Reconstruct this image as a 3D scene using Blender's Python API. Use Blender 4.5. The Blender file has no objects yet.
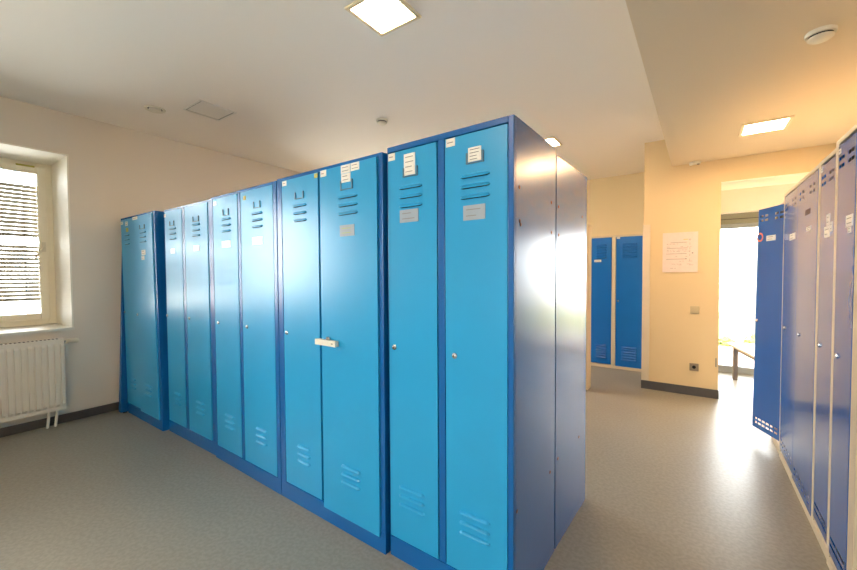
import bpy, bmesh, math, random
from mathutils import Matrix, Vector
random.seed(7)
sc = bpy.context.scene
C = sc.collection
PI = math.pi

# ------------------------------------------------------------------ materials
def lin(r, g, b):
    f = lambda c: (c/255/12.92) if c/255 <= .04045 else ((c/255+.055)/1.055)**2.4
    return (f(r), f(g), f(b), 1)

def mat(name, rgb, rough=.5, metal=0., spec=.5, emit=None, estr=0, noise=0., nscale=8, bump=0., bscale=200, coat=0., croug=.1):
    m = bpy.data.materials.new(name); m.use_nodes = True
    nt = m.node_tree; b = nt.nodes['Principled BSDF']
    b.inputs['Base Color'].default_value = lin(*rgb)
    b.inputs['Roughness'].default_value = rough
    b.inputs['Metallic'].default_value = metal
    b.inputs['Specular IOR Level'].default_value = spec
    b.inputs['Coat Weight'].default_value = coat
    b.inputs['Coat Roughness'].default_value = croug
    if emit:
        b.inputs['Emission Color'].default_value = emit
        b.inputs['Emission Strength'].default_value = estr
    tc = nt.nodes.new('ShaderNodeTexCoord')
    if noise > 0:
        n = nt.nodes.new('ShaderNodeTexNoise'); n.inputs['Scale'].default_value = nscale
        n.inputs['Detail'].default_value = 5
        r = nt.nodes.new('ShaderNodeValToRGB')
        c = lin(*rgb)
        r.color_ramp.elements[0].position = .3; r.color_ramp.elements[1].position = .7
        r.color_ramp.elements[0].color = tuple(x*(1-noise) for x in c[:3])+(1,)
        r.color_ramp.elements[1].color = tuple(min(1, x*(1+noise)) for x in c[:3])+(1,)
        nt.links.new(tc.outputs['Object'], n.inputs['Vector'])
        nt.links.new(n.outputs['Fac'], r.inputs['Fac'])
        nt.links.new(r.outputs['Color'], b.inputs['Base Color'])
    if bump > 0:
        n2 = nt.nodes.new('ShaderNodeTexNoise'); n2.inputs['Scale'].default_value = bscale
        n2.inputs['Detail'].default_value = 3
        bp = nt.nodes.new('ShaderNodeBump'); bp.inputs['Strength'].default_value = bump
        bp.inputs['Distance'].default_value = .002
        nt.links.new(tc.outputs['Object'], n2.inputs['Vector'])
        nt.links.new(n2.outputs['Fac'], bp.inputs['Height'])
        nt.links.new(bp.outputs['Normal'], b.inputs['Normal'])
    return m

def floor_mat():
    m = bpy.data.materials.new('linoleum'); m.use_nodes = True
    nt = m.node_tree; b = nt.nodes['Principled BSDF']
    tc = nt.nodes.new('ShaderNodeTexCoord')
    def noise(s, d=3):
        n = nt.nodes.new('ShaderNodeTexNoise'); n.inputs['Scale'].default_value = s; n.inputs['Detail'].default_value = d
        nt.links.new(tc.outputs['Object'], n.inputs['Vector']); return n
    def ramp(src, a, ca, bb, cb):
        r = nt.nodes.new('ShaderNodeValToRGB')
        r.color_ramp.elements[0].position = a; r.color_ramp.elements[0].color = ca
        r.color_ramp.elements[1].position = bb; r.color_ramp.elements[1].color = cb
        nt.links.new(src.outputs['Fac'], r.inputs['Fac']); return r
    base = ramp(noise(55), .38, lin(144, 141, 131), .62, lin(154, 151, 141))
    spk = ramp(noise(120, 2), .64, (0, 0, 0, 1), .70, (1, 1, 1, 1))
    big = ramp(noise(1.1, 4), .3, (.94, .94, .94, 1), .75, (1.04, 1.04, 1.04, 1))
    mx = nt.nodes.new('ShaderNodeMix'); mx.data_type = 'RGBA'
    mx.inputs['Factor'].default_value = 0
    nt.links.new(base.outputs['Color'], mx.inputs['A']); mx.inputs['B'].default_value = lin(118, 112, 102)
    mu = nt.nodes.new('ShaderNodeMix'); mu.data_type = 'RGBA'; mu.blend_type = 'MULTIPLY'
    mu.inputs['Factor'].default_value = 1
    nt.links.new(mx.outputs['Result'], mu.inputs['A']); nt.links.new(big.outputs['Color'], mu.inputs['B'])
    nt.links.new(mu.outputs['Result'], b.inputs['Base Color'])
    b.inputs['Roughness'].default_value = .36
    b.inputs['Specular IOR Level'].default_value = .2
    bp = nt.nodes.new('ShaderNodeBump'); bp.inputs['Strength'].default_value = .015; bp.inputs['Distance'].default_value = .002
    n = noise(14, 4); nt.links.new(n.outputs['Fac'], bp.inputs['Height']); nt.links.new(bp.outputs['Normal'], b.inputs['Normal'])
    return m

def glass_mat():
    m = bpy.data.materials.new('clear_pane'); m.use_nodes = True
    nt = m.node_tree; nt.nodes.clear()
    o = nt.nodes.new('ShaderNodeOutputMaterial'); mx = nt.nodes.new('ShaderNodeMixShader')
    t = nt.nodes.new('ShaderNodeBsdfTransparent'); g = nt.nodes.new('ShaderNodeBsdfGlossy')
    t.inputs['Color'].default_value = (.96, .98, .97, 1); g.inputs['Roughness'].default_value = .02
    f = nt.nodes.new('ShaderNodeFresnel'); f.inputs['IOR'].default_value = 1.45
    nt.links.new(f.outputs[0], mx.inputs[0]); nt.links.new(t.outputs[0], mx.inputs[1]); nt.links.new(g.outputs[0], mx.inputs[2])
    nt.links.new(mx.outputs[0], o.inputs['Surface'])
    return m

WARM = (1.0, .65, .35, 1)
M = dict(
    wall=mat('wall_paint', (234, 226, 214), .85, bump=.12, bscale=260),
    ceil=mat('ceiling_paint', (250, 244, 235), .9, bump=.06),
    soffit=mat('shaded_ceiling_paint', (230, 216, 190), .9, bump=.06),  # ceiling colour darkened to carry the shade on the lowered part
    outer=mat('reveal_paint', (250, 246, 234), .6),
    floor=floor_mat(),
    base=mat('dark_skirting', (82, 80, 80), .5, noise=.08, nscale=20),
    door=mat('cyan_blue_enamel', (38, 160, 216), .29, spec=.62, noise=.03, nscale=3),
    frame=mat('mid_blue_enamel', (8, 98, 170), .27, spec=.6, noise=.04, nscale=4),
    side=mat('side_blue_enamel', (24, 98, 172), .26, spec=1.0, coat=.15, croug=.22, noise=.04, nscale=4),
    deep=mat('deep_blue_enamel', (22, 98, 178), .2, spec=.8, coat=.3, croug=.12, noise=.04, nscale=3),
    pier=mat('warm_lit_wall_paint', (226, 203, 160), .85, bump=.12, bscale=260),  # wall colour tinted to carry the warm lamp light on the pier
    niche=mat('warm_lit_niche_paint', (240, 222, 182), .85, bump=.12, bscale=260),  # lighter wall tint, with warm lamp light mixed into the colour
    royal=mat('royal_blue_enamel', (10, 112, 204), .35, noise=.03, nscale=4),
    beige=mat('beige_enamel', (222, 207, 180), .4, noise=.03, nscale=6),
    inside=mat('dark_gap', (16, 22, 34), .8),
    dark=mat('black_slot', (10, 12, 16), .8),
    chrome=mat('lock_metal', (205, 205, 205), .25, metal=1),
    steel=mat('holder_metal', (96, 128, 150), .4, metal=.6),
    paper=mat('paper', (244, 240, 230), .3, spec=.7, noise=.04, nscale=40),
    grey=mat('grey_plate', (160, 172, 184), .45, noise=.03, nscale=30),
    ink=mat('grey_ink', (140, 136, 130), .8),
    yellow=mat('yellow_tag', (196, 186, 92), .7),
    greeny=mat('green_ink', (168, 192, 96), .7),
    orange=mat('orange_ring', (232, 120, 88), .6),
    rust=mat('brown_smear', (104, 78, 76), .6, noise=.2, nscale=40),
    white=mat('white_enamel', (236, 233, 224), .35),
    plastic=mat('white_plastic', (232, 226, 208), .4),
    cream=mat('cream_frame', (250, 244, 226), .4),
    swplate=mat('switch_beige', (196, 178, 140), .45),
    socket=mat('socket_grey', (150, 134, 112), .45),
    shutter=mat('grey_shutter_box', (128, 126, 110), .6),
    wframe=mat('grey_window_frame', (150, 152, 152), .45),
    slat=mat('blind_slat', (112, 104, 88), .5),
    benchtop=mat('bench_top', (214, 208, 202), .35),
    benchleg=mat('bench_leg', (104, 94, 92), .45),
    glass=glass_mat(),
    lamp=mat('lamp_diffuser', (255, 240, 215), .5, emit=WARM, estr=30),
    trimw=mat('lamp_trim', (232, 216, 184), .4),
    pinkpaper=mat('notice_paper', (232, 214, 206), .7, noise=.03, nscale=30),
    gravel=mat('bounce_gravel', (206, 200, 190), .9, noise=.2, nscale=12),  # ground made extra pale to throw daylight up onto the ceilings
    grass=mat('pale_grass', (118, 118, 62), .9, noise=.5, nscale=1.6),
    paving=mat('pale_paving', (146, 122, 108), .9, noise=.12, nscale=5),
    wire=mat('fence_wire', (120, 122, 120), .5, metal=.3),
    leaf=mat('shrub_leaf', (140, 148, 76), .8, noise=.4, nscale=6),
)

# ------------------------------------------------------------------ mesh helper
class MB:
    def __init__(s): s.bm = bmesh.new(); s.mats = []
    def mi(s, m):
        m = M[m]
        if m not in s.mats: s.mats.append(m)
        return s.mats.index(m)
    def face(s, vs, m):
        try: f = s.bm.faces.new(vs)
        except ValueError: return
        f.material_index = s.mi(m)
    def box(s, x0, x1, y0, y1, z0, z1, m):
        v = [s.bm.verts.new((x, y, z)) for z in (z0, z1) for x, y in ((x0, y0), (x1, y0), (x1, y1), (x0, y1))]
        for q in ((3, 2, 1, 0), (4, 5, 6, 7), (0, 1, 5, 4), (1, 2, 6, 5), (2, 3, 7, 6), (3, 0, 4, 7)):
            s.face([v[i] for i in q], m)
        return v
    def prism(s, poly, z0, z1, m):           # poly ccw in xy
        a = [s.bm.verts.new((x, y, z0)) for x, y in poly]; b = [s.bm.verts.new((x, y, z1)) for x, y in poly]
        s.face(a[::-1], m); s.face(b, m)
        n = len(poly)
        for i in range(n): s.face([a[i], a[(i+1) % n], b[(i+1) % n], b[i]], m)
    def lathe(s, c, axis, prof, m, seg=20):   # prof: list of (t along axis, radius); solid of revolution
        axis = Vector(axis).normalized()
        u = axis.orthogonal().normalized(); w = axis.cross(u); c = Vector(c)
        rings = []
        for t, r in prof:
            if r <= 1e-6: rings.append([s.bm.verts.new(c+axis*t)])
            else: rings.append([s.bm.verts.new(c+axis*t+(u*math.cos(2*PI*k/seg)+w*math.sin(2*PI*k/seg))*r) for k in range(seg)])
        for A, B in zip(rings, rings[1:]):
            for k in range(seg):
                k2 = (k+1) % seg
                if len(A) == 1 and len(B) == 1: continue
                if len(A) == 1: s.face([A[0], B[k2], B[k]], m)
                elif len(B) == 1: s.face([A[k], A[k2], B[0]], m)
                else: s.face([A[k], A[k2], B[k2], B[k]], m)
    def tube(s, pts, r, m, seg=10):
        pts = [Vector(p) for p in pts]; rings = []
        for i, p in enumerate(pts):
            d = (pts[min(i+1, len(pts)-1)]-pts[max(i-1, 0)]).normalized()
            u = d.cross(Vector((.31, .77, .55))).normalized(); w = d.cross(u)
            rings.append([s.bm.verts.new(p+(u*math.cos(2*PI*k/seg)+w*math.sin(2*PI*k/seg))*r) for k in range(seg)])
        for A, B in zip(rings, rings[1:]):
            for k in range(seg): s.face([A[k], A[(k+1) % seg], B[(k+1) % seg], B[k]], m)
        s.face(rings[0][::-1], m); s.face(rings[-1], m)
    def plate(s, x0, x1, z0, z1, y0, y1, holes, m):   # slab in xz with real rectangular holes
        xs = sorted({x0, x1, *[h[0] for h in holes], *[h[1] for h in holes]})
        zs = sorted({z0, z1, *[h[2] for h in holes], *[h[3] for h in holes]})
        F = {}; 
        def v(i, j, k):
            if (i, j, k) not in F: F[(i, j, k)] = s.bm.verts.new((xs[i], (y0, y1)[k], zs[j]))
            return F[(i, j, k)]
        def solid(i, j):
            if i < 0 or j < 0 or i >= len(xs)-1 or j >= len(zs)-1: return False
            cx, cz = (xs[i]+xs[i+1])/2, (zs[j]+zs[j+1])/2
            return not any(h[0] < cx < h[1] and h[2] < cz < h[3] for h in holes)
        for i in range(len(xs)-1):
            for j in range(len(zs)-1):
                if not solid(i, j): continue
                s.face([v(i, j, 0), v(i+1, j, 0), v(i+1, j+1, 0), v(i, j+1, 0)], m)
                s.face([v(i, j, 1), v(i, j+1, 1), v(i+1, j+1, 1), v(i+1, j, 1)], m)
                if not solid(i-1, j): s.face([v(i, j, 0), v(i, j+1, 0), v(i, j+1, 1), v(i, j, 1)], m)
                if not solid(i+1, j): s.face([v(i+1, j, 0), v(i+1, j, 1), v(i+1, j+1, 1), v(i+1, j+1, 0)], m)
                if not solid(i, j-1): s.face([v(i, j, 0), v(i, j, 1), v(i+1, j, 1), v(i+1, j, 0)], m)
                if not solid(i, j+1): s.face([v(i, j+1, 0), v(i+1, j+1, 0), v(i+1, j+1, 1), v(i, j+1, 1)], m)
    def louvre(s, x0, x1, zc, m, h=.018, p=.012):    # pressed vent hood, open underneath
        rings = []
        for x, k in ((x0, .12), (x0+.006, .7), (x0+.014, 1), (x1-.014, 1), (x1-.006, .7), (x1, .12)):
            rings.append([s.bm.verts.new(q) for q in ((x, 0, zc+h/2*k), (x, -p*.55*k, zc+h*.32*k), (x, -p*k, zc), (x, -p*k, zc-h*.30*k), (x, -p*.35*k, zc-h*.34*k), (x, 0, zc-h*.34*k))])
        for A, B in zip(rings, rings[1:]):
            for k in range(5):
                s.face([A[k+1], B[k+1], B[k], A[k]], 'dark' if k == 3 or k == 4 else m)
        s.face(rings[0], m); s.face(rings[-1][::-1], m)
    def build(s, name, parent=None, loc=(0, 0, 0), bevel=0, shear=0, smooth=False, rotz=0):
        if shear:
            for v in s.bm.verts: v.co.x -= shear*v.co.z
        bmesh.ops.recalc_face_normals(s.bm, faces=s.bm.faces)
        me = bpy.data.meshes.new(name); s.bm.to_mesh(me); s.bm.free()
        for m in s.mats: me.materials.append(m)
        o = bpy.data.objects.new(name, me); C.objects.link(o)
        o.location = loc; o.rotation_euler = (0, 0, rotz)
        if parent: o.parent = parent
        if bevel:
            b = o.modifiers.new('edges', 'BEVEL'); b.width = bevel; b.segments = 2; b.limit_method = 'ANGLE'; b.angle_limit = .7
        if smooth:
            for p in me.polygons: p.use_smooth = True
            me.set_sharp_from_angle(angle=.6)
        return o

def tag(o, label, cat, group=None):
    o['label'] = label; o['category'] = cat
    if group: o['group'] = group
    return o
def thing(name, label, cat, loc=(0, 0, 0), rotz=0, group=None):
    o = bpy.data.objects.new(name, None); C.objects.link(o); o.empty_display_size = .1
    o.location = loc; o.rotation_euler = (0, 0, rotz)
    return tag(o, label, cat, group)
def struct(o): o['kind'] = 'structure'; return o

# ------------------------------------------------------------------ the room
XL, XR, YB, YP, ZC, ZS = -4.59, 1.04, -2.7, 4.90, 2.75, 2.45
XO = -5.24                                   # outer face of the window wall
YW = 6.12                                    # inner face of the garden-side wall
b = MB(); b.box(XO, 3.2, YB-.2, 6.6, -.12, 0, 'floor'); struct(b.build('floor'))
b = MB(); b.box(XO, 3.2, YB-.2, 6.6, ZC, ZC+.15, 'ceil'); struct(b.build('ceiling'))
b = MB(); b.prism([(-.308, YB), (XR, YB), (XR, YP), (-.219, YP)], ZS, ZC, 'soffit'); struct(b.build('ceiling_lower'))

def wall_x(name, x0, x1, y0, y1, zt, ops, m='wall'):       # wall running along y with openings (y0,y1,z0,z1)
    b = MB(); ops = sorted(ops); y = y0
    for a, c, z0, z1 in ops:
        b.box(x0, x1, y, a, 0, zt, m); b.box(x0, x1, a, c, 0, z0, m); b.box(x0, x1, a, c, z1, zt, m); y = c
    b.box(x0, x1, y, y1, 0, zt, m)
    return struct(b.build(name))
W1 = (-1.5, .97, .82, 2.385); W2_ADDED = (2.85, 4.7, .82, 2.385)
wall_x('wall_left', XO, XL, YB-.2, 6.6, ZC, [W1, W2_ADDED])
b = MB(); b.box(XR, XR+.15, YB-.2, YP, 0, ZC, 'wall'); struct(b.build('wall_right'))
b = MB(); rx0, rx1, rz0, rz1 = -1.35, -.15, .82, 2.385
b.box(XL, rx0, YB-.3, YB, 0, ZC, 'wall'); b.box(rx1, XR, YB-.3, YB, 0, ZC, 'wall'); b.box(rx0, rx1, YB-.3, YB, 0, rz0, 'wall'); b.box(rx0, rx1, YB-.3, YB, rz1, ZC, 'wall'); struct(b.build('wall_rear'))
b = MB()
for x in (rx0, (rx0+rx1)/2-.05, rx1-.1): b.box(x, x+.1, YB-.22, YB-.15, rz0, rz1, 'cream')
b.box(rx0+.1, rx1-.1, YB-.22, YB-.15, rz0, rz0+.1, 'cream'); b.box(rx0+.1, rx1-.1, YB-.22, YB-.15, rz1-.1, rz1, 'cream')
w4 = struct(b.build('window_4', bevel=.004))  # unseen window, added so daylight reaches the locker fronts
b = MB(); b.box(rx0+.1, rx1-.1, YB-.19, YB-.184, rz0+.1, rz1-.1, 'glass'); b.build('window_pane', w4)
b = MB(); b.box(XL, -.5, 6.3, 6.5, 0, ZC, 'niche'); struct(b.build('wall_far'))
# pier with the notice and the lintel over the doorway
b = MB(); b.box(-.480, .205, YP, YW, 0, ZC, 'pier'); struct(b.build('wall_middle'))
b = MB(); b.box(.205, 3.0, YP, YP+.45, 2.222, ZC, 'pier'); b.box(.205, 1.19, YP+.001, YP+.45, 2.21, 2.222, 'outer'); b.box(1.19, 3.0, YP, YP+.45, 0, 2.21, 'pier'); struct(b.build('wall_doorway'))  # pale strip under the lintel stands in for light off the floor
# garden side wall with the full-height window
b = MB(); b.box(-.5, 3.0, YW, 6.5, 2.06, ZC, 'wall'); b.box(-.5, .225, YW, 6.5, 0, 2.06, 'wall'); b.box(2.5, 3.0, YW, 6.5, 0, 2.06, 'wall')
struct(b.build('wall_garden'))
b = MB(); b.box(3.0, 3.15, YP, 5.5, 0, ZC, 'wall'); b.box(3.0, 3.15, 5.5, 6.5, 2.2, ZC, 'wall'); b.box(3.0, 3.15, 5.5, 6.5, 0, .1, 'wall'); struct(b.build('wall_side'))  # side opening is added to let extra daylight into the garden room

# skirtings
b = MB(); b.box(XL, XL+.014, YB, 6.3, 0, .075, 'base'); struct(b.build('baseboard_left', bevel=.003))
b = MB(); b.box(-.490, .212, YP-.014, YP, 0, .092, 'base'); struct(b.build('baseboard_middle', bevel=.003))
b = MB(); b.box(XL+.02, -.51, 6.286, 6.3, 0, .075, 'base'); struct(b.build('baseboard_far', bevel=.003))
# corner guard on the pier
b = MB(); b.box(-.488, -.414, YP-.009, YP-.0005, .093, 1.84, 'beige'); b.box(-.488, -.4805, YP-.0005, YP+.06, .093, 1.84, 'beige')
struct(b.build('trim_1', bevel=.003))

# ------------------------------------------------------------------ windows on the left wall
def side_window(n, y0, y1, z0, z1):
    xf = -5.12
    b = MB()                                   # bright painted reveal lining and sill board
    b.box(xf-.08, XL+.002, y0, y0+.012, z0, z1, 'outer'); b.box(xf-.08, XL+.002, y1-.012, y1, z0, z1, 'outer')
    b.box(xf-.08, XL+.002, y0, y1, z1-.012, z1, 'outer'); b.box(xf-.08, XL+.03, y0-.0, y1, z0-.0, z0+.022, 'white')
    root = struct(b.build('window_%d' % n))
    yi0, yi1, zi0, zi1 = y0+.012, y1-.012, z0+.022, z1-.012
    f = MB(); w = .055
    ym = (yi0+yi1)/2
    f.box(xf-.06, xf, yi0, yi0+w, zi0, zi1, 'cream'); f.box(xf-.06, xf, yi1-w, yi1, zi0, zi1, 'cream')
    f.box(xf-.06, xf, yi0+w, yi1-w, zi0, zi0+w, 'cream'); f.box(xf-.06, xf, yi0+w, yi1-w, zi1-w, zi1, 'cream')
    f.box(xf-.06, xf, ym-.05, ym+.05, zi0+w, zi1-w, 'cream')
    f.build('window_frame', root, bevel=.004)
    for a, c in ((yi0+w-.01, ym-.04), (ym+.04, yi1-w+.01)):
        s = MB(); a0, c0, u0, u1 = a, c, zi0+w-.01, zi1-w+.01; t = .062
        s.box(xf-.045, xf+.018, a0, a0+t, u0, u1, 'cream'); s.box(xf-.045, xf+.018, c0-t, c0, u0, u1, 'cream')
        s.box(xf-.045, xf+.018, a0+t, c0-t, u0, u0+t, 'cream'); s.box(xf-.045, xf+.018, a0+t, c0-t, u1-t, u1, 'cream')
        so = s.build('window_sash', root, bevel=.005)
        g = MB(); g.box(xf-.02, xf-.014, a0+t-.005, c0-t+.005, u0+t-.005, u1-t+.005, 'glass'); g.build('window_pane', so)
        h = MB()
        h.box(xf+.018, xf+.028, c0-.045, c0-.017, 1.535, 1.625, 'plastic')
        h.tube([(xf+.026, c0-.031, 1.59), (xf+.055, c0-.031, 1.59), (xf+.062, c0-.04, 1.58), (xf+.062, c0-.095, 1.475)], .009, 'plastic')
        h.build('window_handle', so, bevel=.002, smooth=True)
    k = MB(); k.box(xf+.0, xf+.022, yi1-.24, yi1-.12, zi1-.052, zi1-.036, 'yellow'); k.build('window_catch', root, bevel=.002)
    return root
side_window(1, *W1); side_window(2, *W2_ADDED)  # second window is unseen, added to brighten the ceiling past the island
def blind(y0, y1, label, loc_y):
    x = XO+.035
    t = thing('venetian_blind', label, 'blind', (x, (y0+y1)/2, .86))
    o = t.location
    s = MB(); z = 2.30; i = 0
    while z > .92:
        # slats run loose: three closed-ish bands, two gaps where they hang open
        ang = 4 if (2.17 < z < 2.40 or 1.58 < z < 1.66 or .94 < z < 1.08) else 50
        ang += random.uniform(-3, 3)
        c, sn = math.cos(math.radians(ang))*.0185, math.sin(math.radians(ang))*.0185
        v = [s.bm.verts.new((dx, yy, z-.86+dz)) for yy in (y0-o.y, y1-o.y) for dx, dz in ((-c, -sn), (0, .002), (c, sn), (c, sn-.0015), (0, .0005), (-c, -sn-.0015))]
        for q in range(6): s.face([v[q], v[(q+1) % 6], v[6+(q+1) % 6], v[6+q]], 'slat')
        s.face(v[:6], 'slat'); s.face(v[6:], 'slat')
        z -= .038
    s.build('slats', t)
    r = MB(); r.box(-.02, .02, y0-o.y, y1-o.y, 1.47, 1.51, 'slat'); r.build('head_rail', t, bevel=.003)
    r = MB(); r.box(-.019, .019, y0-o.y, y1-o.y, .03, .048, 'slat'); r.build('bottom_rail', t, bevel=.003)
    for yy in (y1-.17, (y0+y1)/2, y0+.17):
        r = MB(); r.tube([(.021, yy-o.y, .04), (.021, yy-o.y, 1.48)], .0022, 'slat', 6); r.build('cord', t)
ym1 = (W1[0]+W1[1])/2
blind(ym1+.02, W1[1]-.03, 'pale slatted blind with gaps behind the window pane beside the white radiator', 0)
#ob = blind(W1[0]+.03, ym1-.02, 'pale slatted blind behind the window pane away from the lockers', 0)

# ------------------------------------------------------------------ garden window (full height)
b = MB(); wy = 6.34
b.box(.225, 2.5, wy-.04, wy+.04, 0, .085, 'wframe'); b.box(.225, .262, wy-.03, wy+.03, .085, 1.93, 'wframe'); b.box(2.44, 2.5, wy-.03, wy+.03, .085, 1.93, 'wframe')
b.box(1.30, 1.37, wy-.03, wy+.03, .085, 1.93, 'wframe'); b.box(.262, 2.44, wy-.03, wy+.03, 1.875, 1.93, 'wframe')
win = struct(b.build('window_3', bevel=.004))
g = MB(); g.box(.262, 1.30, wy-.006, wy, .085, 1.875, 'glass'); g.build('window_pane', win)
g = MB(); g.box(1.37, 2.44, wy-.006, wy, .085, 1.875, 'glass'); g.build('window_pane', win)
g = MB(); g.box(.225, 2.5, wy-.08, wy+.10, 1.93, 2.06, 'shutter'); g.box(.225, 2.5, wy-.086, wy-.08, 1.985, 1.991, 'dark'); g.build('shutter_box', win, bevel=.004)

# ------------------------------------------------------------------ lockers
def scrib(b, x0, x1, z0, z1, y, n, m='ink'):
    for k in range(n):
        zz = z1-(z1-z0)*(k+.7)/(n+.4); L = (x1-x0)*random.uniform(.45, .75); xs = x0+(x1-x0)*.14
        t = min(.003, (z1-z0)/(n*5))
        b.box(xs, xs+L, y-.0004, y, zz-t/2, zz+t/2, m)

def add_detail(d, door, hx, dz):
    """small fittings on a door face; x given from the locker's left side, door-local x = x-hx"""
    k, x0, x1, z0, z1 = d[0], d[1]-hx, d[2]-hx, d[3]-dz*0, d[4]-dz*0
    def bx(name, m, t=.0015, n=0, im='ink'):
        b = MB(); b.box(x0, x1, -t, 0, z0, z1, m)
        if n: scrib(b, x0, x1, z0, z1, -t, n, im)
        return b.build(name, door, shear=SH)
    if k == 'lock':
        b = MB(); b.lathe((x0, 0, z0), (0, -1, 0), [(0, 0), (0, .012), (.003, .012), (.005, .009), (.0075, .0085), (.008, .007), (.008, 0)], 'chrome', 18)
        b.box(x0-.0012, x0+.0012, -.0086, -.0079, z0-.004, z0+.004, 'dark'); b.build('lock', door, smooth=True, shear=SH)
    elif k == 'hold':
        b = MB(); t = .004
        b.box(x0, x0+t, -.006, 0, z0, z1, 'steel'); b.box(x1-t, x1, -.006, 0, z0, z1, 'steel'); b.box(x0+t, x1-t, -.006, 0, z0, z0+t, 'steel')
        b.box(x0+t, x0+t+.004, -.006, -.0045, z0+t, z1, 'steel'); b.box(x1-t-.004, x1-t, -.006, -.0045, z0+t, z1, 'steel')
        b.build('card_holder', door, shear=SH)
    elif k == 'num': bx('number_sticker', 'paper', .0012, 1)
    elif k == 'tag': bx('name_tag', 'paper', .0018, 2)
    elif k == 'card': bx('name_card', 'paper', .004, 4)
    elif k == 'yel': bx('yellow_sticker', 'yellow')
    elif k == 'plate':
        bx('name_plate', 'grey', .0025, 2)
    elif k == 'gplate':
        o = bx('name_plate', 'grey', .0025, 2, 'greeny')
    elif k == 'hasp':
        b = MB(); b.box(x0, x1, -.028, -.006, z0, z1, 'plastic'); b.box(x0+.05, x0+.11, -.006, 0, z0+.006, z1-.006, 'plastic')
        b.lathe((x0+.085, -.012, z1), (0, 0, 1), [(0, .012), (.012, .012), (.016, .008), (.016, 0)], 'chrome', 14)
        b.box(x1-.03, x1-.018, -.0285, -.028, z0+.012, z1-.012, 'dark')
        b.build('hasp_bar', door, bevel=.004)
    elif k == 'ring':
        xc, zc, R = (x0+x1)/2, (z0+z1)/2, (z1-z0)/2
        b = MB(); b.lathe((xc, 0, zc), (0, -1, 0), [(0, R*.66), (.0015, R*.66), (.0015, R), (0, R)], 'orange', 20); b.build('ring_sticker', door)
    elif k == 'smear': bx('brown_tape_mark', 'rust', .0004)

SH = 0
def locker(name, label, group, loc, rz, W, D, H, doors, fm, dm, bm_, plinth=.092, posts=(.03, .03), holes=None, shear=0, style='louvre', rail=.02, bolts=None, category='locker'):
    """origin: front left floor corner, front looks along -y"""
    global SH; SH = shear
    t = thing(name, label, category, loc, rz, group)
    b = MB(); w = .012
    b.box(0, w, .02, D, 0, H, bm_); b.box(W-w, W, .02, D, 0, H, bm_); b.box(w, W-w, D-.01, D, 0, H, bm_)
    b.box(w, W-w, .02, D-.01, H-w, H, bm_); b.box(w, W-w, .02, D-.01, plinth-.012, plinth, bm_)
    xs = [d['x0'] for d in doors]+[doors[-1]['x1']]
    for d0, d1 in zip(doors, doors[1:]):
        xm = (d0['x1']+d1['x0'])/2; b.box(xm-.005, xm+.005, .03, D-.01, plinth, H-w, bm_)
    b.box(w, W-w, .04, D-.01, H-.33, H-.32, bm_)
    for (yy, zz) in (bolts or []):
        b.lathe((W, yy, zz), (1, 0, 0), [(-.001, .0075), (.0012, .0075), (.0016, .005), (.0016, 0)], 'dark', 10)
    b.build('body', t, shear=shear)
    f = MB(); y0, y1 = 0, .02                  # face frame
    f.box(0, posts[0], y0, y1, plinth, H, fm); f.box(W-posts[1], W, y0, y1, plinth, H, fm)
    f.box(posts[0], W-posts[1], y0, y1, H-rail, H, fm)
    f.box(posts[0], W-posts[1], y0+.004, y1, plinth, plinth+.006, fm)
    for d0, d1 in zip(doors, doors[1:]):
        if d1['x0']-d0['x1'] > .03: f.box(d0['x1']+.005, d1['x0']-.005, y0, y1, plinth+.006, H-rail, fm)
    f.build('face_frame', t, bevel=.0025, shear=shear)
    p = MB(); p.box(0, W, .001, .02, 0, plinth, fm); p.build('plinth', t, bevel=.002, shear=shear)
    for d in doors:
        x0, x1, z0, z1 = d['x0'], d['x1'], d['z0'], d['z1']; hx = x1
        dmat = d.get('m', dm)
        b = MB()
        if style == 'louvre':
            b.box(x0-hx, 0, 0, .018, z0, z1, dmat)
            for zc in (1.677, 1.637, 1.597): b.louvre(d['lu'][0]-hx, d['lu'][1]-hx, zc, dmat)
            for zc in (.343, .303, .263): b.louvre(d['lb'][0]-hx, d['lb'][1]-hx, zc, dmat)
        elif style == 'slits':
            b.box(x0-hx, 0, 0, .018, z0, z1, dmat)
            for base in (1.515, .135):
                for k in range(6): b.louvre(x0-hx+.07, -.06, base+.034*k, dmat, h=.024, p=.013)
        else:
            hs = []; ww = x1-x0
            for zz in (z1-.055, z1-.088):
                for fr in (.13, .30, .66, .83): hs.append((x0-hx+ww*fr-.017, x0-hx+ww*fr+.017, zz-.0075, zz+.0075))
            for zz in (z0+.075, z0+.043):
                for fr in (.12, .27, .42, .57, .72, .87): hs.append((x0-hx+ww*fr-.016, x0-hx+ww*fr+.016, zz-.007, zz+.007))
            b.plate(x0-hx, 0, z0, z1, 0, .001, hs, dmat)
            for q in ((x0-hx, x0-hx+.004, z0, z1), (-.004, 0, z0, z1), (x0-hx+.004, -.004, z0, z0+.004), (x0-hx+.004, -.004, z1-.004, z1)): b.box(q[0], q[1], .001, .018, q[2], q[3], dmat)
        o = b.build('door', t, (hx, d.get('dy', -.001), 0), bevel=0 if style == 'slots' else .0022, rotz=math.radians(d.get('ang', 0)), shear=d.get('shear', shear))
        SH = d.get('shear', shear)
        for q in d.get('det', []): add_detail(q, o, hx, 0)
    return t

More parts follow.
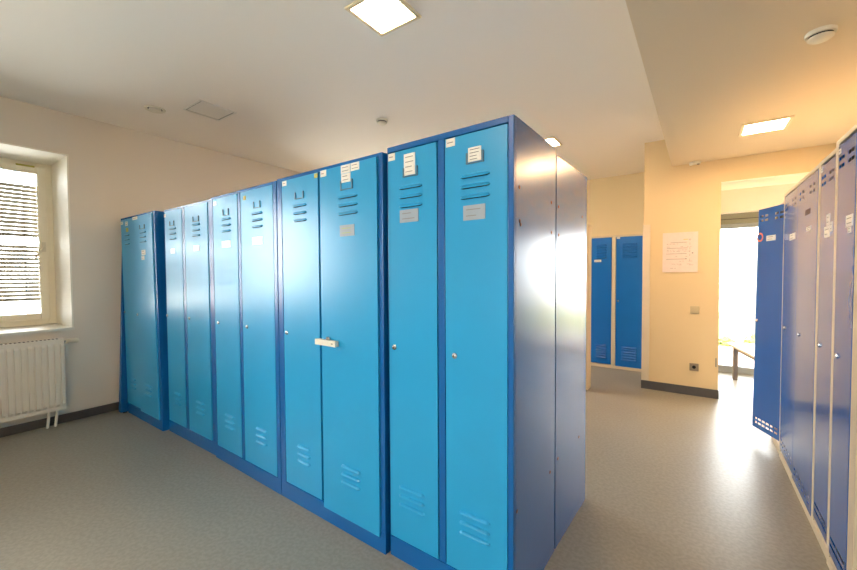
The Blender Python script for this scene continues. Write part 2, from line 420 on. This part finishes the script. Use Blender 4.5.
GI = 'blue double lockers standing front-on in the island row'
def idoor(X0, x0, x1, z0, z1, det, lu, lb, **k):
    f = k.pop('depth', 1.31)/1.31            # readings were taken on the plane y = 1.31
    d = dict(x0=x0*f-X0, x1=x1*f-X0, z0=z0, z1=z1, lu=(lu[0]*f-X0, lu[1]*f-X0), lb=(lb[0]*f-X0, lb[1]*f-X0), **k)
    d['det'] = [(q[0], q[1]*f-X0, q[2]*f-X0, q[3], q[4]) for q in det]
    return d
def L(x, z=.972): return ('lock', x, x, z, z)

# unit at the window wall: racked out of square, its top leaning to the wall
X = -4.412; s1 = .031
sx = lambda x, z: x+s1*z
locker('locker', 'blue double locker nearest the window wall, standing proud of its neighbour and leaning sideways', GI, (X, 1.300, 0), 0, .785, .47, 1.842, [
    idoor(X, X+.006, X+.345, .10, 1.826, [('num', sx(-4.462, 1.795), sx(-4.405, 1.795), 1.782, 1.81), ('tag', sx(-4.346, 1.78), sx(-4.286, 1.78), 1.763, 1.803), ('yel', sx(-4.33, 1.72), sx(-4.275, 1.72), 1.707, 1.743), L(sx(-4.419, .96), .96)], (X+.10, X+.215), (X+.115, X+.235)),
    idoor(X, X+.347, X+.745, .088, 1.826, [('num', sx(-4.142, 1.81), sx(-4.03, 1.81), 1.799, 1.825), ('hold', sx(-3.976, 1.72), sx(-3.87, 1.72), 1.705, 1.742), ('tag', sx(-3.951, 1.5), sx(-3.867, 1.5), 1.481, 1.524), ('tag', sx(-3.954, 1.45), sx(-3.892, 1.45), 1.438, 1.475), L(sx(-4.075, .955), .955)], (X+.485, X+.62), (X+.475, X+.615), dy=-.008)],
    'frame', 'door', 'frame', shear=s1, posts=(.004, .038))
X = -3.600
locker('locker', 'second blue double locker from the window wall, with bare plates on its doors', GI, (X, 1.338, 0), 0, .798, .44, 1.842, [
    idoor(X, -3.512, -3.212, .098, 1.826, [('num', -3.523, -3.49, 1.781, 1.805), ('hold', -3.414, -3.337, 1.699, 1.738), ('tag', -3.408, -3.336, 1.479, 1.518), L(-3.501)], (-3.419, -3.305), (-3.398, -3.286), depth=1.337),
    idoor(X, -3.156, -2.808, .098, 1.826, [('hold', -3.022, -2.93, 1.70, 1.74), ('tag', -3.025, -2.932, 1.483, 1.525), L(-3.114)], (-3.038, -2.915), (-3.028, -2.907), depth=1.337)],
    'frame', 'door', 'frame', posts=(.008, .050))
X = -2.798
locker('locker', 'blue double locker in the middle of the row, small yellow sticker on one door', GI, (X, 1.329, 0), -.022, .810, .46, 1.846, [
    idoor(X, -2.746, -2.420, .098, 1.828, [('hold', -2.604, -2.526, 1.701, 1.744), ('tag', -2.626, -2.509, 1.487, 1.532), ('num', -2.736, -2.695, 1.786, 1.811), L(-2.696)], (-2.622, -2.504), (-2.627, -2.506), depth=1.317),
    idoor(X, -2.374, -2.014, .098, 1.828, [('hold', -2.218, -2.143, 1.71, 1.75), ('tag', -2.241, -2.128, 1.488, 1.535), ('yel', -2.337, -2.31, 1.775, 1.80), L(-2.32)], (-2.243, -2.122), (-2.233, -2.111), depth=1.317)],
    'frame', 'door', 'frame', posts=(.030, .036))
X = -1.984
locker('locker', 'blue double locker with a white hasp bar and an ill-fitting door hanging low', GI, (X, 1.312, 0), -.016, .824, .475, 1.852, [
    idoor(X, -1.945, -1.624, .102, 1.833, [('num', -1.94, -1.90, 1.803, 1.83), ('yel', -1.652, -1.624, 1.806, 1.829), ('hold', -1.821, -1.742, 1.715, 1.752), L(-1.916)], (-1.838, -1.721), (-1.832, -1.714), depth=1.301),
    idoor(X, -1.608, -1.204, .078, 1.834, [('num', -1.600, -1.555, 1.80, 1.832), ('tag', -1.442, -1.376, 1.792, 1.832), ('tag', -1.372, -1.314, 1.795, 1.832), ('tag', -1.440, -1.376, 1.748, 1.790), ('hold', -1.446, -1.359, 1.712, 1.758), ('gplate', -1.454, -1.352, 1.488, 1.542), ('hasp', -1.628, -1.470, .942, .970)], (-1.467, -1.327), (-1.463, -1.326), dy=-.008, depth=1.294)],
    'frame', 'door', 'frame', posts=(.046, .026), plinth=.095)
X = -1.146
bolts = [(y-1.310, z) for y, z in ((1.36, 1.62), (1.364, 1.496), (1.372, 1.484), (1.72, 1.617), (1.722, 1.484), (1.714, .401), (1.341, .412))]
locker('locker', 'tall blue double locker at the free end of the row, grey plates under its vents', GI, (X, 1.316, 0), -.02, .609, .468, 1.871, [
    idoor(X, -1.140, -.874, .098, 1.842, [('num', -1.137, -1.098, 1.808, 1.840), ('card', -1.044, -.984, 1.729, 1.821), ('hold', -1.05, -.969, 1.722, 1.762), ('plate', -1.071, -.968, 1.527, 1.582), L(-1.109)], (-1.075, -.947), (-1.086, -.942)),
    idoor(X, -.832, -.561, .098, 1.842, [('num', -.826, -.784, 1.808, 1.840), ('card', -.723, -.667, 1.731, 1.785), ('hold', -.732, -.656, 1.724, 1.767), ('plate', -.746, -.65, 1.509, 1.566), L(-.789)], (-.761, -.63), (-.768, -.631))],
    'frame', 'door', 'side', posts=(.005, .022), rail=.024, bolts=bolts)

# the unit standing back to back behind that end: faces the other aisle
bolts = [(2.285-y, z) for y, z in ((1.812, 1.612), (1.814, 1.481), (2.191, 1.609), (2.196, 1.483), (1.815, .421), (2.153, .408))]
bt = [('lock', .06, .06, .97, .97), ('hold', .15, .23, 1.71, 1.75)]
bt2 = [('lock', .46, .46, .97, .97), ('hold', .55, .63, 1.71, 1.75)]
t = locker('locker', 'blue locker behind the end locker, showing only a plain side panel with bolt holes', 'blue lockers backing onto the island row', (-.505, 2.285, 0), PI-.044, .80, .5015, 1.842, [
    dict(x0=.03, x1=.39, z0=.098, z1=1.826, lu=(.14, .26), lb=(.14, .26), det=bt),
    dict(x0=.415, x1=.77, z0=.098, z1=1.826, lu=(.54, .66), lb=(.54, .66), det=bt2)],
    'frame', 'door', 'side', posts=(.028, .028))
b = MB()
for yy, zz in bolts:
    b = MB(); b.lathe((0, 0, 0), (-1, 0, 0), [(-.001, .0075), (.0012, .0075), (.0016, .005), (.0016, 0)], 'dark', 10); b.build('bolt', t, (0, yy, zz))

# tapering filler between the leaning locker and the wall side
b = MB()
x0, y0, y1 = -4.475, 1.245, 1.74
v = [b.bm.verts.new(p) for p in ((x0, y0, .012), (-4.416, y0, .012), (-4.416-.0553, y0+.07, 1.80), (x0-.002, y0+.07, 1.80), (x0, y1, .012), (-4.416, y1, .012), (-4.416-.0553, y1, 1.80), (x0-.002, y1, 1.80))]
for q in ((0, 1, 2, 3), (7, 6, 5, 4), (0, 4, 5, 1), (1, 5, 6, 2), (2, 6, 7, 3), (3, 7, 4, 0)): b.face([v[i] for i in q], 'frame')
for x in (x0+.004, -4.430): b.box(x, x+.010, y0+.02, y0+.05, 0, .012, 'dark'); b.box(x, x+.010, y1-.06, y1-.03, 0, .012, 'dark')
tag(b.build('filler_panel'), 'dark blue tapering filler strip between the leaning locker and the window wall', 'panel')

# right wall row, fronts facing the aisle
GR = 'beige-framed blue lockers along the aisle wall'
HP = 1.842
def rdoor(W, x0, x1, z0, z1, Yfar, det, **k):
    d = dict(x0=x0, x1=x1, z0=z0, z1=z1, **k)
    d['det'] = [(q[0], Yfar-q[1], Yfar-q[2], q[3], q[4]) for q in det]
    return d
Yf = 3.985
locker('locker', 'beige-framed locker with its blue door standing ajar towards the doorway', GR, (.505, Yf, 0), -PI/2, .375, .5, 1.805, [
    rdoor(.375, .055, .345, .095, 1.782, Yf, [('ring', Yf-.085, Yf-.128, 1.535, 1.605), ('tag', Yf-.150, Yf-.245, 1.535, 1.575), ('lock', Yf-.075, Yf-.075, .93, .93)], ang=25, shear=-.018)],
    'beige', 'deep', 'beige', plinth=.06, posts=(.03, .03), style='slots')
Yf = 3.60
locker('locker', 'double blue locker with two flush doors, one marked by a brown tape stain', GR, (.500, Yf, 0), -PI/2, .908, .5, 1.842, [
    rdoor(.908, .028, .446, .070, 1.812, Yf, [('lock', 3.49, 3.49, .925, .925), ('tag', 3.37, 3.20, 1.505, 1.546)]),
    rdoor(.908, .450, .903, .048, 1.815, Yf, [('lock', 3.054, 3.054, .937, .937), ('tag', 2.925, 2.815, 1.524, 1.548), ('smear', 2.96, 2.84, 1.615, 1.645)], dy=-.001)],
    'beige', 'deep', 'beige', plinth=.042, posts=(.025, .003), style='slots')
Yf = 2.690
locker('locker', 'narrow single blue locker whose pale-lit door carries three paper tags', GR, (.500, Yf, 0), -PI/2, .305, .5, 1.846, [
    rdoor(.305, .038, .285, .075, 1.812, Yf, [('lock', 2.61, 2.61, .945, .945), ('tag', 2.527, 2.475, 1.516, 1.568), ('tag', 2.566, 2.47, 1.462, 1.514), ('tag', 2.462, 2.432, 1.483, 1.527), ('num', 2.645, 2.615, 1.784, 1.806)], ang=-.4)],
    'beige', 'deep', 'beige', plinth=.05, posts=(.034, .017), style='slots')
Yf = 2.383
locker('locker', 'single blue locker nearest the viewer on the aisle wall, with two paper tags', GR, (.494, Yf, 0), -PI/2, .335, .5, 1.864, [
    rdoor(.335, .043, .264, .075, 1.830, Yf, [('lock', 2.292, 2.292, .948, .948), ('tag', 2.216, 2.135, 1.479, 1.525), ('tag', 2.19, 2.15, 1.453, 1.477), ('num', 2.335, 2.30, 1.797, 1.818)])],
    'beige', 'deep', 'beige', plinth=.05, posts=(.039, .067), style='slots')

# far niche lockers
X = -1.245
locker('locker', 'pair of bright blue lockers in a beige frame against the far niche wall', None, (X, 5.69, 0), 0, .72, .5, 1.815, [
    dict(x0=-1.203-X, x1=-.938-X, z0=.052, z1=1.789, det=[('tag', -1.157-X, -1.067-X, 1.459, 1.49)]),
    dict(x0=-.880-X, x1=-.565-X, z0=.04, z1=1.789, det=[('num', -.872-X, -.835-X, 1.765, 1.787), ('lock', -.853-X, -.853-X, .926, .926)])],
    'beige', 'royal', 'beige', plinth=.035, posts=(.038, .034), style='slits', rail=.022)
# shallow beige cupboard whose end shows beside the island
t = thing('cupboard', 'shallow beige cupboard behind the island, only its narrow end edge showing', 'cupboard', (-1.56, 4.40, 0))
b = MB(); b.box(0, .604, .018, .16, .012, 1.838, 'beige')
for x in (.03, .55):
    b.box(x, x+.03, .03, .05, 0, .012, 'dark'); b.box(x, x+.03, .12, .14, 0, .012, 'dark')
b.build('body', t, bevel=.003)
b = MB(); b.box(.004, .600, 0, .017, .03, 1.83, 'beige'); o = b.build('door', t, bevel=.003)
b = MB(); b.lathe((.05, 0, .97), (0, -1, 0), [(0, .008), (.02, .008), (.026, .014), (.036, .012), (.038, 0)], 'chrome'); b.build('knob', o, smooth=True)

# ------------------------------------------------------------------ radiator
t = thing('radiator', 'white ribbed panel radiator on the wall under the window', 'radiator', (-4.50, .15, 0))
ya, yb = -.80, .735                           # relative to the root
b = MB()
n = int((yb-ya)/.0385); prof = []
for k in range(n):
    y = ya+k*(yb-ya)/n; w = (yb-ya)/n
    prof += [(y, 0), (y+w*.28, 0), (y+w*.38, .018), (y+w*.90, .018)]
prof.append((yb, 0))
rows = [(.140, 0), (.172, 0), (.195, 1), (.700, 1), (.722, 0), (.745, 0)]
g = [[b.bm.verts.new((d*on, y, z)) for y, d in prof] for z, on in rows]
for A, B in zip(g, g[1:]):
    for k in range(len(prof)-1): b.face([A[k], A[k+1], B[k+1], B[k]], 'white')
b.build('front_panel', t, smooth=False)
b = MB(); b.box(-.06, -.001, ya+.01, yb-.01, .15, .735, 'white'); b.build('convector_body', t)
b = MB(); b.box(-.07, .0015, ya-.001, yb+.001, .745, .757, 'white')
for k in range(60):
    y = ya+.02+k*(yb-ya-.04)/60; b.box(-.055, -.012, y, y+.012, .7571, .7576, 'dark')
b.build('top_grille', t, bevel=.002)
for yy in (ya, yb-.006): 
    b = MB(); b.box(-.07, -.001, yy, yy+.006, .145, .745, 'white'); b.build('side_cover', t, bevel=.001)
b = MB(); b.tube([(-.03, yb-.002, .727), (-.03, yb+.03, .727)], .010, 'chrome'); 
b.lathe((-.03, yb+.018, .727), (0, 1, 0), [(0, .012), (.01, .019), (.075, .021), (.085, .016), (.085, 0)], 'plastic'); b.build('thermostat_valve', t, smooth=True)
for yy, bend in ((yb-.105, .012), (yb-.055, -.01)):
    b = MB(); b.tube([(-.03, yy, .15), (-.03, yy, .10), (-.028, yy-.006, .05), (-.025, yy-.012, 0)], .010, 'white'); b.build('pipe', t, smooth=True)
for yy in (ya+.15, yb-.19):
    b = MB(); b.box(-.0895, -.06, yy, yy+.04, .2, .7, 'white'); b.build('wall_bracket', t)

# ------------------------------------------------------------------ ceiling lamps and devices
def lamp(x, y, z, label, s=.15):
    t = thing('ceiling_lamp', label, 'lamp', (x, y, z), 0, 'square ceiling lamps')
    b = MB(); w = .024
    b.box(-s, s, -s, -s+w, -.012, 0, 'trimw'); b.box(-s, s, s-w, s, -.012, 0, 'trimw'); b.box(-s, -s+w, -s+w, s-w, -.012, 0, 'trimw'); b.box(s-w, s, -s+w, s-w, -.012, 0, 'trimw')
    b.build('trim_frame', t, bevel=.003)
    b = MB(); b.box(-s+w, s-w, -s+w, s-w, -.008, -.002, 'lamp'); b.build('diffuser', t)
lamp(-1.425, 1.617, ZC, 'square lit ceiling lamp above the front of the island lockers')
lamp(-1.385, 4.245, ZC, 'square lit ceiling lamp showing just over the top edge of the island end')
lamp(.431, 3.99, ZS, 'square lit lamp set in the lowered ceiling before the doorway')
lamp(-1.425, -1.05, ZC, 'added square ceiling lamp behind the viewer, out of view')  # unseen lamp, added to raise the overall brightness
#lamp(.431, .9, ZS, 'square lit lamp in the lowered ceiling overhead of the viewer')
#lamp(-3.7, -1.05, ZC, 'square lit ceiling lamp behind the viewer near the window wall')
lamp(-3.7, 4.245, ZC, 'added square ceiling lamp, unseen beyond the island near the window wall')  # hidden lamp, added as extra light behind the island
#lamp(1.5, 5.7, ZC, 'square lit ceiling lamp in the room past the doorway')

t = thing('ceiling_vent', 'round pale vent set in the ceiling near the window wall', 'vent', (-3.866, 1.389, ZC))
b = MB(); b.lathe((0, 0, 0), (0, 0, -1), [(0, .078), (.006, .078), (.010, .070), (.006, .056), (.002, .054)], 'plastic', 28); b.build('rim', t, smooth=True)
b = MB(); b.lathe((0, 0, 0), (0, 0, -1), [(.0002, .0535), (.0012, .0535), (.0012, 0)], 'dark', 28); b.build('gap_shadow', t)  # dark disc painted as the shade between rim and disc
b = MB(); b.lathe((0, 0, 0), (0, 0, -1), [(.002, .046), (.012, .046), (.018, .036), (.018, 0)], 'plastic', 28); b.build('disc', t, smooth=True)

t = thing('access_panel', 'square flush access panel with a thin outline in the ceiling', 'panel', (-3.515, 1.685, ZC))
b = MB(); s = .155
w = .014
b.box(-s, s, -s, -s+w, -.006, 0, 'white'); b.box(-s, s, s-w, s, -.006, 0, 'white'); b.box(-s, -s+w, -s+w, s-w, -.006, 0, 'white'); b.box(s-w, s, -s+w, s-w, -.006, 0, 'white')
b.build('frame', t)
b = MB(); b.box(-s+.022, s-.022, -s+.022, s-.022, -.0035, -.0005, 'white'); b.build('hatch', t, bevel=.001)
b = MB(); b.box(-s+w, s-w, -s+w, s-w, -.0006, -.0001, 'dark'); b.build('shadow_gap', t)

def smoke(x, y, z, label, r=.052):
    t = thing('smoke_detector', label, 'smoke detector', (x, y, z), 0, 'round smoke detectors')
    b = MB(); b.lathe((0, 0, 0), (0, 0, -1), [(0, r), (.014, r), (.018, r*.96), (.018, 0)], 'plastic', 28); b.build('base', t, smooth=True)
    b = MB(); b.lathe((0, 0, 0), (0, 0, -1), [(.018, r*.80), (.026, r*.80), (.026, 0)], 'dark', 28); b.build('sensor_slot', t, smooth=True)
    b = MB(); b.lathe((0, 0, 0), (0, 0, -1), [(.026, 0), (.026, r*.86), (.031, r*.84), (.040, r*.6), (.042, 0)], 'plastic', 28); b.build('cap', t, smooth=True)
smoke(-2.425, 2.717, ZC, 'small round smoke detector on the high ceiling over the island lockers', .055)
smoke(.478, 2.60, ZS, 'round white smoke detector on the lowered ceiling by the aisle lockers', .056)
t = thing('motion_detector', 'small white sensor at the lowered ceiling edge above the wall notice', 'sensor', (0, 4.84, ZS+.001))
b = MB(); b.lathe((0, 0, 0), (0, 0, -1), [(0, .035), (.022, .035), (.026, .03), (.026, 0)], 'plastic', 20); b.build('base', t, smooth=True)
b = MB(); b.lathe((-.045, 0, -.018), (-1, 0, 0), [(-.02, .012), (.0, .018), (.018, .017), (.022, 0)], 'white', 18); b.build('lens', t, smooth=True)
b = MB(); b.lathe((.012, 0, -.026), (0, 0, -1), [(0, .012), (.010, .010), (.012, 0)], 'socket', 14); b.build('push_stud', t, smooth=True)

# ------------------------------------------------------------------ pier wall: notice, switch, socket
t = thing('notice_board', 'pale square paper notice with lines of faint writing on the warm-lit wall', 'notice', (-.138, YP+.001, 1.31))
b = MB(); b.box(-.158, .158, -.010, 0, 0, .425, 'pinkpaper')
def ln(x0, x1, z, h=.004, m='ink'): b.box(x0, x1, -.0106, -.0101, z, z+h, m)
ln(.03, .075, .345, .006, 'yellow'); ln(.08, .098, .345)
for z, a, c in ((.315, -.085, .06), (.255, -.12, .07), (.195, -.125, .06), (.138, -.125, .06)): ln(a, c, z)
ln(.105, .118, .197, .010); ln(.045, .062, .137, .008)
for z in (.30, .27, .235, .22, .165, .115, .085, .075, .04):
    x = -.12
    while x < .10:
        w = random.uniform(.01, .035)
        if random.random() < .5: ln(x, x+w, z, .003)
        x += w+.012
for z in (.33, .29, .24, .21, .17, .12): b.box(.086, .089, -.0106, -.0101, z, z+.022, 'ink')
b.build('sheet', t)
t = thing('light_switch', 'beige square light switch on the warm-lit wall beside the doorway', 'switch', (0.0, YP, .909))
b = MB(); b.box(-.040, .040, -.009, 0, -.040, .040, 'swplate'); b.build('plate', t, bevel=.003)
b = MB(); b.box(-.029, .029, -.014, -.009, -.029, .029, 'swplate'); b.build('rocker', t, bevel=.003)
t = thing('wall_socket', 'grey-brown power socket low on the warm-lit wall below the switch', 'socket', (0.0, YP, .303))
b = MB(); b.box(-.040, .040, -.010, 0, -.040, .040, 'socket'); b.build('plate', t, bevel=.003)
b = MB(); b.lathe((0, -.010, 0), (0, -1, 0), [(0, .026), (.003, .026), (.003, .020), (.0005, .019), (.0005, 0)], 'socket', 24)
b.lathe((0, -.0107, 0), (0, -1, 0), [(0, .017), (.0003, .017), (.0003, 0)], 'dark', 20); b.build('well', t)
b = MB(); b.box(.180, .190, YP-.004, YP, .33, .42, 'ink'); tag(b.build('wall_bumper'), 'small dark scuffed bumper low at the doorway corner of the warm-lit wall', 'bumper')

# ------------------------------------------------------------------ bench past the doorway
ang = math.atan2(.521-.341, 6.043-5.191)
t = thing('bench', 'pale-topped bench with brown-grey legs standing in front of the garden window', 'bench', (.341, 6.043, 0), ang)
Lb, Wb = 1.15, .36
b = MB(); b.box(0, Wb, -Lb, 0, .398, .425, 'benchtop'); b.build('seat', t, bevel=.004)
b = MB(); b.box(.03, .05, -Lb+.06, -.16, .362, .398, 'benchleg'); b.box(Wb-.05, Wb-.03, -Lb+.06, -.16, .362, .398, 'benchleg'); b.build('rail', t, bevel=.002)
for x in (.018, Wb-.06):
    for y in (-.175, -Lb+.03):
        b = MB(); b.box(x, x+.042, y, y+.042, 0, .398, 'benchleg'); b.build('leg', t, bevel=.003)

# ------------------------------------------------------------------ outside
b = MB(); b.box(-60, 60, -60, 60, -.25, -.13, 'gravel'); struct(b.build('ground'))
b = MB(); b.box(-8, 12, 8.62, 17, -.1299, -.10, 'grass'); o = b.build('lawn'); struct(o)
b = MB(); b.box(-1.5, 5, 6.6, 8.6, -.129, -.03, 'paving'); struct(b.build('terrace'))
t = thing('wire_fence', 'thin grey wire fence standing across the grass outside the garden window', 'fence', (1.0, 10.2, -.101))
for x in (-1.9, .02, 1.9, 3.8):
    b = MB(); b.box(x-.03, x+.03, -.03, .03, 0, 2.1, 'wire'); b.build('post', t, bevel=.004)
b = MB()
x = -1.9
while x < 3.8: b.box(x-.004, x+.004, -.044, -.036, .04, 2.02, 'wire'); x += .10
for z in (.06, .45, .85, 1.25, 1.65, 2.0): b.box(-1.9, 3.8, -.046, -.034, z-.006, z+.006, 'wire')
b.build('wire_mesh', t)
for i, (x, y, r) in enumerate(((.50, 9.3, .17), (.95, 9.6, .2), (1.44, 9.35, .17))):
    b = MB()
    for k in range(240):
        a, ph = random.uniform(0, 2*PI), random.uniform(0, PI/2)
        rr = r*random.uniform(.55, 1)
        c = Vector((rr*math.cos(a)*math.cos(ph), rr*math.sin(a)*math.cos(ph), rr*1.0*math.sin(ph)))
        d = Vector((random.uniform(-1, 1), random.uniform(-1, 1), random.uniform(-.5, 1))).normalized()*.05
        e = d.orthogonal().normalized()*.018
        v = [b.bm.verts.new(c+q) for q in (-d, e, d, -e)]; b.face(v, 'leaf')
    for k in range(5): b.tube([(0, 0, 0), (random.uniform(-.5, .5)*r, random.uniform(-.5, .5)*r, r*.8)], .006, 'leaf', 5)
    tag(b.build('shrub', None, (x, y, -.105)), ['low pale shrub on the grass behind the bench corner', 'low pale shrub on the grass between two others', 'low pale shrub on the grass nearest the open locker door'][i], 'shrub', 'low shrubs in the garden')

# ------------------------------------------------------------------ light
w = bpy.data.worlds.new('overcast'); sc.world = w; w.use_nodes = True
bg = w.node_tree.nodes['Background']; bg.inputs[0].default_value = (.97, .98, 1.0, 1); bg.inputs[1].default_value = 6.5
def portal(loc, rot, sx, sy):
    l = bpy.data.lights.new('window_daylight', 'AREA'); l.shape = 'RECTANGLE'; l.size = sx; l.size_y = sy
    l.cycles.is_portal = True
    o = bpy.data.objects.new('window_daylight', l); C.objects.link(o); o.location = loc; o.rotation_euler = rot
portal((XO-.01, (W1[0]+W1[1])/2, (W1[2]+W1[3])/2), (0, -PI/2, 0), W1[3]-W1[2], W1[1]-W1[0])
portal((XO-.01, (W2_ADDED[0]+W2_ADDED[1])/2, (W2_ADDED[2]+W2_ADDED[3])/2), (0, -PI/2, 0), W2_ADDED[3]-W2_ADDED[2], W2_ADDED[1]-W2_ADDED[0])
portal(((rx0+rx1)/2, YB-.31, (rz0+rz1)/2), (PI/2, 0, 0), rx1-rx0, rz1-rz0)
portal((1.36, 6.52, 1.0), (-PI/2, 0, 0), 2.3, 2.0)

# ------------------------------------------------------------------ camera
cam = bpy.data.cameras.new('camera'); co = bpy.data.objects.new('camera', cam); C.objects.link(co)
cam.sensor_width = 36; cam.lens = 381/857*36; cam.clip_start = .02; cam.clip_end = 300
yaw, pit, rol = math.radians(35), math.radians(1.6), math.radians(.3)
fw = Vector((-math.sin(yaw)*math.cos(pit), math.cos(yaw)*math.cos(pit), -math.sin(pit)))
r0 = Vector((math.cos(yaw), math.sin(yaw), 0)); u0 = r0.cross(fw)
r = r0*math.cos(rol)-u0*math.sin(rol); u = r.cross(fw)
co.matrix_world = Matrix(((r.x, u.x, -fw.x, 0), (r.y, u.y, -fw.y, 0), (r.z, u.z, -fw.z, 1.3), (0, 0, 0, 1)))
sc.camera = co
sc.view_settings.view_transform = 'Standard'; sc.view_settings.look = 'None'
sc.view_settings.exposure = 1.9; sc.view_settings.gamma = 1; sc.view_settings.use_curve_mapping = False
cy = sc.cycles
cy.use_denoising = True; cy.max_bounces = 10; cy.diffuse_bounces = 6; cy.glossy_bounces = 4; cy.transparent_max_bounces = 12
cy.sample_clamp_indirect = 8; cy.caustics_reflective = False; cy.caustics_refractive = False
